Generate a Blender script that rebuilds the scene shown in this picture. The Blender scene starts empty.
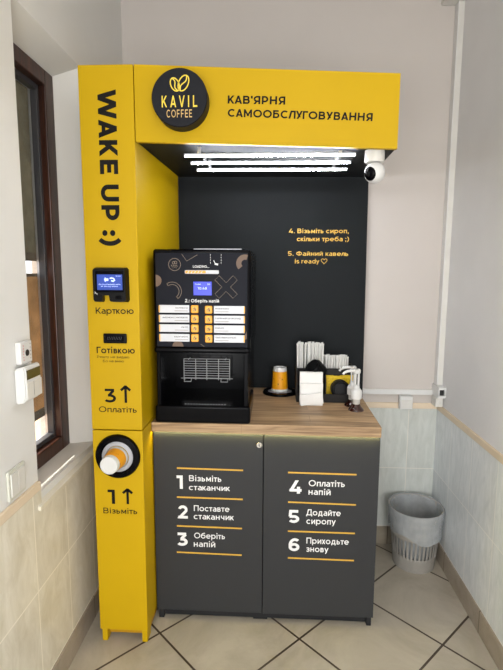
import bpy, bmesh, math, random
from mathutils import Vector, Matrix
random.seed(7)
PI = math.pi
scn = bpy.context.scene
COL = scn.collection

# ------------------------------------------------------------------ materials
def lin(c):
    return tuple(((v/255)/12.92 if v/255 <= .04045 else ((v/255+.055)/1.055)**2.4) for v in c) + (1.0,)

def mat(name, rgb, rough=.5, metal=0., spec=.5, noise=0., nscale=20., bump=0., bscale=200., emit=None, estr=0., coat=0.):
    m = bpy.data.materials.new(name); m.use_nodes = True
    nt = m.node_tree; b = nt.nodes['Principled BSDF']
    b.inputs['Roughness'].default_value = rough; b.inputs['Metallic'].default_value = metal
    b.inputs['Specular IOR Level'].default_value = spec; b.inputs['Coat Weight'].default_value = coat
    c = lin(rgb)
    tc = nt.nodes.new('ShaderNodeTexCoord')
    n = nt.nodes.new('ShaderNodeTexNoise'); n.inputs['Scale'].default_value = nscale; n.inputs['Detail'].default_value = 4
    nt.links.new(tc.outputs['Object'], n.inputs['Vector'])
    r = nt.nodes.new('ShaderNodeValToRGB')
    r.color_ramp.elements[0].position = .3; r.color_ramp.elements[1].position = .7
    r.color_ramp.elements[0].color = tuple(max(0, v*(1-noise)) for v in c[:3]) + (1,)
    r.color_ramp.elements[1].color = tuple(min(1, v*(1+noise*.6)) for v in c[:3]) + (1,)
    nt.links.new(n.outputs['Fac'], r.inputs['Fac']); nt.links.new(r.outputs['Color'], b.inputs['Base Color'])
    if bump:
        n2 = nt.nodes.new('ShaderNodeTexNoise'); n2.inputs['Scale'].default_value = bscale
        nt.links.new(tc.outputs['Object'], n2.inputs['Vector'])
        bp = nt.nodes.new('ShaderNodeBump'); bp.inputs['Strength'].default_value = bump; bp.inputs['Distance'].default_value = .002
        nt.links.new(n2.outputs['Fac'], bp.inputs['Height']); nt.links.new(bp.outputs['Normal'], b.inputs['Normal'])
    if emit:
        b.inputs['Emission Color'].default_value = lin(emit); b.inputs['Emission Strength'].default_value = estr
    return m

def tile_mat(name, c1, c2, mortar, w, h, msize, axes, off, rot=0., streak=(6, 6, 6), rough=.35, bumpy=.25):
    """brick-texture tiles laid out in world metres; axes = which world axes give (u, v)"""
    m = bpy.data.materials.new(name); m.use_nodes = True
    nt = m.node_tree; b = nt.nodes['Principled BSDF']; b.inputs['Roughness'].default_value = rough
    N = lambda t: nt.nodes.new(t); L = nt.links.new
    geo = N('ShaderNodeNewGeometry'); sep = N('ShaderNodeSeparateXYZ'); L(geo.outputs['Position'], sep.inputs[0])
    comb = N('ShaderNodeCombineXYZ'); L(sep.outputs[axes[0]], comb.inputs[0]); L(sep.outputs[axes[1]], comb.inputs[1])
    mp = N('ShaderNodeMapping'); mp.vector_type = 'TEXTURE'
    mp.inputs['Location'].default_value = (off[0], off[1], 0); mp.inputs['Rotation'].default_value = (0, 0, rot)
    L(comb.outputs[0], mp.inputs['Vector'])
    add = N('ShaderNodeVectorMath'); add.operation = 'ADD'; add.inputs[1].default_value = (w*20, h*20, 0); L(mp.outputs[0], add.inputs[0])
    br = N('ShaderNodeTexBrick'); br.offset = 0; br.squash = 1
    br.inputs['Scale'].default_value = 1; br.inputs['Brick Width'].default_value = w; br.inputs['Row Height'].default_value = h
    br.inputs['Mortar Size'].default_value = msize; br.inputs['Mortar Smooth'].default_value = .1; br.inputs['Bias'].default_value = 0
    br.inputs['Color1'].default_value = (.93, .93, .93, 1); br.inputs['Color2'].default_value = (1.05, 1.05, 1.05, 1); br.inputs['Mortar'].default_value = (1, 1, 1, 1)
    L(add.outputs[0], br.inputs['Vector'])
    mp2 = N('ShaderNodeMapping'); mp2.inputs['Scale'].default_value = streak; L(geo.outputs['Position'], mp2.inputs['Vector'])
    no = N('ShaderNodeTexNoise'); no.inputs['Scale'].default_value = 1; no.inputs['Detail'].default_value = 8; no.inputs['Roughness'].default_value = .65
    no.inputs['Distortion'].default_value = .8
    L(mp2.outputs[0], no.inputs['Vector'])
    rp = N('ShaderNodeValToRGB'); rp.color_ramp.elements[0].position = .32; rp.color_ramp.elements[1].position = .68
    rp.color_ramp.elements[0].color = lin(c1); rp.color_ramp.elements[1].color = lin(c2); L(no.outputs['Fac'], rp.inputs['Fac'])
    mul = N('ShaderNodeMix'); mul.data_type = 'RGBA'; mul.blend_type = 'MULTIPLY'; mul.inputs['Factor'].default_value = 1
    L(rp.outputs['Color'], mul.inputs[6]); L(br.outputs['Color'], mul.inputs[7])
    mx = N('ShaderNodeMix'); mx.data_type = 'RGBA'; L(br.outputs['Fac'], mx.inputs['Factor']); L(mul.outputs[2], mx.inputs[6]); mx.inputs[7].default_value = lin(mortar)
    L(mx.outputs[2], b.inputs['Base Color'])
    inv = N('ShaderNodeMath'); inv.operation = 'SUBTRACT'; inv.inputs[0].default_value = 1; L(br.outputs['Fac'], inv.inputs[1])
    bp = N('ShaderNodeBump'); bp.inputs['Strength'].default_value = bumpy; bp.inputs['Distance'].default_value = .003
    L(inv.outputs[0], bp.inputs['Height']); L(bp.outputs['Normal'], b.inputs['Normal'])
    return m

def wood_mat(name, c1, c2, c3, stretch=(1.2, 18, 18), rough=.5, bands=0.):
    m = bpy.data.materials.new(name); m.use_nodes = True
    nt = m.node_tree; b = nt.nodes['Principled BSDF']; b.inputs['Roughness'].default_value = rough
    N = lambda t: nt.nodes.new(t); L = nt.links.new
    geo = N('ShaderNodeNewGeometry'); mp = N('ShaderNodeMapping'); mp.inputs['Scale'].default_value = stretch; L(geo.outputs['Position'], mp.inputs['Vector'])
    n1 = N('ShaderNodeTexNoise'); n1.inputs['Scale'].default_value = 2.2; n1.inputs['Detail'].default_value = 9; n1.inputs['Distortion'].default_value = 1.1; L(mp.outputs[0], n1.inputs['Vector'])
    rp = N('ShaderNodeValToRGB'); e = rp.color_ramp.elements; e[0].position = .28; e[0].color = lin(c1); e[1].position = .72; e[1].color = lin(c3)
    x = e.new(.5); x.color = lin(c2); L(n1.outputs['Fac'], rp.inputs['Fac'])
    out = rp.outputs['Color']
    if bands:
        sp = N('ShaderNodeSeparateXYZ'); L(geo.outputs['Position'], sp.inputs[0])
        cb = N('ShaderNodeCombineXYZ'); L(sp.outputs[0], cb.inputs[0]); L(sp.outputs[1], cb.inputs[1])
        br = N('ShaderNodeTexBrick'); br.inputs['Scale'].default_value = 1; br.inputs['Brick Width'].default_value = .55; br.inputs['Row Height'].default_value = bands
        br.inputs['Mortar Size'].default_value = .0008; br.inputs['Color1'].default_value = (.80, .78, .76, 1); br.inputs['Color2'].default_value = (1.1, 1.08, 1.05, 1); br.inputs['Mortar'].default_value = (.55, .5, .45, 1)
        L(cb.outputs[0], br.inputs['Vector'])
        mu = N('ShaderNodeMix'); mu.data_type = 'RGBA'; mu.blend_type = 'MULTIPLY'; mu.inputs['Factor'].default_value = 1; L(out, mu.inputs[6]); L(br.outputs['Color'], mu.inputs[7]); out = mu.outputs[2]
    L(out, b.inputs['Base Color'])
    return m

def emis(name, rgb, s):
    m = bpy.data.materials.new(name); m.use_nodes = True
    nt = m.node_tree; nt.nodes.clear(); o = nt.nodes.new('ShaderNodeOutputMaterial'); e = nt.nodes.new('ShaderNodeEmission')
    e.inputs[0].default_value = lin(rgb); e.inputs[1].default_value = s; nt.links.new(e.outputs[0], o.inputs[0]); return m

def clear_mat(name, rgb, opacity, rough=.2, spec=.5, wrinkle=False):
    """thin film: mix of transparent and glossy plastic"""
    m = bpy.data.materials.new(name); m.use_nodes = True
    nt = m.node_tree; b = nt.nodes['Principled BSDF']; b.inputs['Base Color'].default_value = lin(rgb); b.inputs['Roughness'].default_value = rough
    b.inputs['Specular IOR Level'].default_value = spec
    tc = nt.nodes.new('ShaderNodeTexCoord'); n = nt.nodes.new('ShaderNodeTexNoise'); n.inputs['Scale'].default_value = 14; n.inputs['Detail'].default_value = 5
    nt.links.new(tc.outputs['Object'], n.inputs['Vector'])
    mr = nt.nodes.new('ShaderNodeMapRange'); mr.inputs[1].default_value = .3; mr.inputs[2].default_value = .7
    mr.inputs[3].default_value = max(0, opacity-.1); mr.inputs[4].default_value = min(1, opacity+.1); nt.links.new(n.outputs['Fac'], mr.inputs[0])
    if wrinkle:
        mp = nt.nodes.new('ShaderNodeMapping'); mp.inputs['Scale'].default_value = (26, 26, 9); nt.links.new(tc.outputs['Object'], mp.inputs[0])
        n2 = nt.nodes.new('ShaderNodeTexNoise'); n2.inputs['Scale'].default_value = 1; n2.inputs['Detail'].default_value = 5; n2.inputs['Distortion'].default_value = 1.5; nt.links.new(mp.outputs[0], n2.inputs['Vector'])
        bp = nt.nodes.new('ShaderNodeBump'); bp.inputs['Strength'].default_value = .9; bp.inputs['Distance'].default_value = .01; nt.links.new(n2.outputs['Fac'], bp.inputs['Height']); nt.links.new(bp.outputs['Normal'], b.inputs['Normal'])
    t = nt.nodes.new('ShaderNodeBsdfTransparent'); mx = nt.nodes.new('ShaderNodeMixShader'); out = nt.nodes['Material Output']
    nt.links.new(mr.outputs[0], mx.inputs[0]); nt.links.new(t.outputs[0], mx.inputs[1]); nt.links.new(b.outputs[0], mx.inputs[2]); nt.links.new(mx.outputs[0], out.inputs[0])
    return m

M = {}
M['paint_l'] = mat('paint_left', (226, 225, 221), .8, noise=.03, nscale=3, bump=.1)
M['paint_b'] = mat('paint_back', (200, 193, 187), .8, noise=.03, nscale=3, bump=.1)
M['paint_r'] = mat('paint_right', (226, 225, 225), .8, noise=.03, nscale=4, bump=.15, bscale=60)
M['ceiling'] = mat('ceiling_paint', (215, 210, 202), .9, noise=.02)
M['floor'] = tile_mat('floor_tiles', (163, 154, 138), (191, 183, 168), (66, 54, 42), .4, .4, .0045, (0, 1), (.79, .055), PI/4, (3.2, 3.2, 3.2), .38)
M['tile_l'] = tile_mat('wall_tiles_marbled', (208, 201, 182), (233, 228, 215), (246, 240, 226), .227, .328, .0026, (1, 2), (-.302, .103), 0, (14, 14, 7), .3)
M['tile_r'] = tile_mat('wall_tiles_grey_right', (212, 217, 219), (236, 239, 241), (244, 244, 242), .235, .328, .0022, (1, 2), (.075, .103), 0, (30, 30, 8), .3)
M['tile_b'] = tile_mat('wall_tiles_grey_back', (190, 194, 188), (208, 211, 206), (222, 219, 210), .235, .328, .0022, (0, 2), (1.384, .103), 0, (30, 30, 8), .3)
M['border'] = mat('border_cream', (226, 208, 182), .5, noise=.05, nscale=8)
M['base'] = tile_mat('baseboard_tiles', (146, 134, 118), (170, 159, 144), (100, 88, 72), .4, .3, .003, (1, 2), (.125, -.1), 0, (6, 6, 6), .4)
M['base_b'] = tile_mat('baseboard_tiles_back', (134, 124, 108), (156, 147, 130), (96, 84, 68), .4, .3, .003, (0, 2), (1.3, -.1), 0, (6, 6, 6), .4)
M['sill'] = mat('sill_marble', (228, 222, 206), .3, noise=.08, nscale=9)
M['yellow'] = mat('yellow_panel', (194, 158, 4), .5, spec=.22, noise=.03, nscale=2.5, bump=.05, bscale=500)
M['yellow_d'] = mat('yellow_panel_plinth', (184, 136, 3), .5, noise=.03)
M['dark_cab'] = mat('anthracite_panel', (49, 50, 52), .55, spec=.3, noise=.04, nscale=3, bump=.04, bscale=500)
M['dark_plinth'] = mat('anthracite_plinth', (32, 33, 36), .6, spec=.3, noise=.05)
M['dark_back'] = mat('charcoal_panel', (27, 30, 32), .6, spec=.12, noise=.04, nscale=2)
M['ink'] = mat('black_vinyl', (16, 14, 10), .6, spec=.2)
M['ink_y'] = mat('yellow_vinyl', (236, 190, 74), .5)
M['ink_w'] = mat('white_vinyl', (236, 236, 236), .5)
M['line_y'] = mat('gold_line_vinyl', (214, 168, 62), .45)
M['wood'] = wood_mat('oak_worktop', (128, 100, 70), (178, 147, 110), (208, 180, 142), (1.6, 24, 24), .5, .085)
M['wood_dark'] = wood_mat('mahogany_frame', (38, 19, 13), (58, 30, 20), (84, 46, 30), (30, 30, 1.5), .35)
M['knot'] = mat('wood_knot', (86, 66, 46), .6, noise=.4, nscale=90)
M['blk_gloss'] = mat('black_gloss_plastic', (5, 5, 8), .18, spec=.09, noise=.05)
M['blk'] = mat('black_plastic', (10, 10, 12), .42, spec=.15, noise=.08)
M['blk_matte'] = mat('black_matte_plastic', (24, 24, 26), .65, noise=.1)
M['navy'] = mat('machine_face', (19, 21, 31), .45, spec=.12, noise=.05)
M['outline'] = mat('face_outline_tan', (132, 116, 100), .5)
M['brownpat'] = mat('face_shape_brown', (104, 82, 66), .5)
M['plate'] = mat('label_plate_white', (206, 208, 214), .35, emit=(220, 224, 234), estr=.08)
M['btn'] = mat('button_amber', (232, 172, 60), .35, emit=(240, 178, 62), estr=.12)
M['grey_ink'] = mat('small_print', (70, 68, 70), .6)
M['screen_b'] = mat('blue_display', (24, 34, 150), .3, emit=(48, 70, 235), estr=.55)
M['screen_t'] = mat('terminal_display', (28, 50, 120), .3, emit=(48, 84, 190), estr=.6)
M['scr_txt'] = mat('display_text', (190, 205, 255), .4, emit=(190, 210, 255), estr=.8)
M['white_pl'] = mat('white_plastic', (218, 218, 216), .35, noise=.02)
M['offwhite_pl'] = mat('off_white_plastic', (216, 214, 208), .4, noise=.03)
M['paper'] = mat('white_paper', (238, 237, 234), .85, noise=.03, nscale=30)
M['straw'] = mat('wrapped_straw_paper', (226, 225, 220), .8, noise=.08, nscale=120)
M['org'] = mat('dark_acrylic_organizer', (22, 19, 17), .55, spec=.3, noise=.15, nscale=40)
M['steel'] = mat('steel_wire', (196, 196, 198), .35, metal=.2)
M['chrome'] = mat('chrome_lock', (205, 203, 198), .2, metal=1)
M['amber'] = mat('amber_bottle', (52, 18, 8), .08, noise=.2, coat=.6)
M['clear'] = clear_mat('milky_plastic', (225, 222, 215), .72, .25)
M['ring_grey'] = mat('grey_rubber_ring', (168, 170, 176), .45, noise=.05)
M['bin'] = mat('bin_taupe_plastic', (150, 146, 139), .5, noise=.04)
M['bag'] = clear_mat('bin_liner_film', (206, 212, 216), .46, .22, wrinkle=True)
M['glass'] = clear_mat('window_glass', (120, 130, 125), .1, .03, 0.05)
M['gasket'] = mat('grey_gasket', (66, 66, 70), .4)
M['alu'] = mat('spacer_bar', (186, 188, 192), .3, metal=.6)


def blind_mat(name, rgb):
    m = bpy.data.materials.new(name); m.use_nodes = True
    nt = m.node_tree; nt.nodes.clear(); N = nt.nodes.new; L = nt.links.new
    tc = N('ShaderNodeTexCoord'); n = N('ShaderNodeTexNoise'); n.inputs['Scale'].default_value = 3; n.inputs['Detail'].default_value = 4; L(tc.outputs['Object'], n.inputs['Vector'])
    r = N('ShaderNodeValToRGB'); c = lin(rgb); e = r.color_ramp.elements; e[0].position = .3; e[1].position = .7
    e[0].color = tuple(v*.8 for v in c[:3])+(1,); e[1].color = tuple(min(1, v*1.15) for v in c[:3])+(1,); L(n.outputs['Fac'], r.inputs['Fac'])
    d = N('ShaderNodeBsdfDiffuse'); t = N('ShaderNodeBsdfTranslucent'); mx = N('ShaderNodeMixShader'); mx.inputs[0].default_value = .5; o = N('ShaderNodeOutputMaterial')
    L(r.outputs['Color'], d.inputs[0]); L(r.outputs['Color'], t.inputs[0]); L(d.outputs[0], mx.inputs[1]); L(t.outputs[0], mx.inputs[2]); L(mx.outputs[0], o.inputs[0]); return m
M['shutter_o'] = blind_mat('blind_olive', (138, 136, 124))
M['shutter_t'] = blind_mat('blind_tan', (184, 162, 132))
M['shutter_f'] = blind_mat('blind_hem_grey', (128, 122, 114))
M['peach'] = mat('outside_wall_peach', (222, 178, 150), .9, noise=.1, nscale=6)
M['paving'] = mat('outside_paving', (206, 172, 142), .9, noise=.12, nscale=5)
M['sugar'] = mat('sugar_sachet_yellow', (242, 200, 20), .5, noise=.3, nscale=110)
M['led'] = emis('led_diffuser', (246, 249, 255), 85)
M['led_w'] = emis('led_strip_warm', (255, 240, 150), 70)
M['lcd'] = mat('keypad_lcd', (66, 66, 48), .2, noise=.1)
M['red'] = mat('red_indicator', (200, 60, 60), .4)
M['switch'] = mat('switch_ivory', (206, 206, 194), .4, noise=.02)

# cup sleeve with speckled print
def cup_mat():
    m = bpy.data.materials.new('cup_sleeve'); m.use_nodes = True
    nt = m.node_tree; b = nt.nodes['Principled BSDF']; b.inputs['Roughness'].default_value = .5
    tc = nt.nodes.new('ShaderNodeTexCoord'); n = nt.nodes.new('ShaderNodeTexNoise'); n.inputs['Scale'].default_value = 75; n.inputs['Detail'].default_value = 1
    nt.links.new(tc.outputs['Object'], n.inputs['Vector'])
    r = nt.nodes.new('ShaderNodeValToRGB'); e = r.color_ramp.elements
    e[0].position = .27; e[0].color = lin((60, 40, 10)); e[1].position = .31; e[1].color = lin((236, 160, 8))
    nt.links.new(n.outputs['Fac'], r.inputs['Fac']); nt.links.new(r.outputs['Color'], b.inputs['Base Color']); return m
M['cup'] = cup_mat()

# ------------------------------------------------------------------ mesh helpers
def box(bm, x0, x1, y0, y1, z0, z1, bev=0., seg=2):
    r = bmesh.ops.create_cube(bm, size=1)
    for v in r['verts']:
        v.co = Vector((x0+(v.co.x+.5)*(x1-x0), y0+(v.co.y+.5)*(y1-y0), z0+(v.co.z+.5)*(z1-z0)))
    if bev:
        es = set(e for v in r['verts'] for e in v.link_edges)
        bmesh.ops.bevel(bm, geom=list(es), offset=bev, segments=seg, profile=.5, affect='EDGES')

def hexa(bm, pts):
    """8 points: bottom 4 (ccw) then top 4"""
    v = [bm.verts.new(p) for p in pts]
    for f in ((3,2,1,0), (4,5,6,7), (0,1,5,4), (1,2,6,5), (2,3,7,6), (3,0,4,7)): bm.faces.new([v[i] for i in f])

def prism(bm, poly, a, b, axis='y'):
    """extrude 2-D polygon along axis from a to b; poly in (x,z) for y, (y,z) for x, (x,y) for z"""
    def P(p, t):
        return (p[0], t, p[1]) if axis == 'y' else ((t, p[0], p[1]) if axis == 'x' else (p[0], p[1], t))
    va = [bm.verts.new(P(p, a)) for p in poly]; vb = [bm.verts.new(P(p, b)) for p in poly]
    bm.faces.new(va); bm.faces.new(vb[::-1]); n = len(poly)
    for i in range(n): bm.faces.new([va[i], vb[i], vb[(i+1) % n], va[(i+1) % n]])

def lathe(bm, prof, center, axis=(0, 0, 1), seg=40, wob=None):
    """prof = [(r, h)] from centre along axis"""
    A = Vector(axis).normalized(); q = Vector((0, 0, 1)).rotation_difference(A); c = Vector(center)
    rings = []
    for k, (r, h) in enumerate(prof):
        if r < 1e-6: rings.append([bm.verts.new(c + q @ Vector((0, 0, h)))])
        else:
            ring = []
            for i in range(seg):
                t = 2*PI*i/seg; rr, hh = (r, h) if wob is None else wob(r, h, t, k)
                ring.append(bm.verts.new(c + q @ Vector((rr*math.cos(t), rr*math.sin(t), hh))))
            rings.append(ring)
    for a, b in zip(rings, rings[1:]):
        if len(a) == 1 and len(b) == 1: continue
        for i in range(seg):
            j = (i+1) % seg
            if len(a) == 1: bm.faces.new([a[0], b[i], b[j]])
            elif len(b) == 1: bm.faces.new([a[i], b[0], a[j]])
            else: bm.faces.new([a[i], b[i], b[j], a[j]])

def tube(bm, pts, r, seg=8, cap=True):
    pts = [Vector(p) for p in pts]; rings = []
    rad = r if isinstance(r, (list, tuple)) else [r]*len(pts)
    up = None
    for i, p in enumerate(pts):
        d = (pts[min(i+1, len(pts)-1)] - pts[max(i-1, 0)]).normalized()
        if up is None: up = d.orthogonal().normalized()
        up = (up - d*up.dot(d)).normalized(); s = d.cross(up)
        rings.append([bm.verts.new(p + rad[i]*(math.cos(2*PI*k/seg)*up + math.sin(2*PI*k/seg)*s)) for k in range(seg)])
    for a, b in zip(rings, rings[1:]):
        for k in range(seg): bm.faces.new([a[k], a[(k+1) % seg], b[(k+1) % seg], b[k]])
    if cap: bm.faces.new(rings[0][::-1]); bm.faces.new(rings[-1])

def ribbon(bm, pts, w, y, closed=False, t=.0006):
    """flat stroke in the xz plane, facing -y"""
    P = [Vector((p[0], p[1])) for p in pts]; n = len(P); L = []; R = []
    for i in range(n):
        if closed: d = (P[(i+1) % n]-P[i-1])
        else: d = (P[min(i+1, n-1)]-P[max(i-1, 0)])
        d.normalize(); nn = Vector((-d.y, d.x))*w/2
        L.append(P[i]+nn); R.append(P[i]-nn)
    k = n if closed else n-1
    for i in range(k):
        j = (i+1) % n
        prism(bm, [tuple(L[i]), tuple(L[j]), tuple(R[j]), tuple(R[i])], y-t, y)

def finish(bm, smooth):
    bmesh.ops.recalc_face_normals(bm, faces=bm.faces[:])
    if smooth:
        for f in bm.faces: f.smooth = True
        for e in bm.edges:
            if len(e.link_faces) == 2 and e.calc_face_angle(0) > .6: e.smooth = False

def rootloc(p):
    while p is not None and p.parent is not None: p = p.parent
    return p.location.copy() if p is not None else Vector((0, 0, 0))

def obj(name, bm, m, parent=None, smooth=False, label=None):
    finish(bm, smooth)
    if parent is not None: bmesh.ops.translate(bm, verts=bm.verts[:], vec=-rootloc(parent))
    me = bpy.data.meshes.new(name); bm.to_mesh(me); bm.free()
    me.materials.append(m)
    o = bpy.data.objects.new(name, me); COL.objects.link(o); o.parent = parent
    if label: o['label'] = label
    return o

def thing(name, label, cat, loc, group=None):
    o = bpy.data.objects.new(name, None); COL.objects.link(o); o.location = loc; o.empty_display_size = .05
    o['label'] = label; o['category'] = cat
    if group: o['group'] = group
    return o
def tag(o, label, cat, group=None):
    o['label'] = label; o['category'] = cat
    if group: o['group'] = group
    return o
def struct(name, bm, m, parent=None, smooth=False):
    o = obj(name, bm, m, parent, smooth); o['kind'] = 'structure'; return o
def B(): return bmesh.new()
def bx(name, m, parent, *a, bev=0., label=None):
    bm = B(); box(bm, *a, bev=bev); return obj(name, bm, m, parent, label=label)

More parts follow.
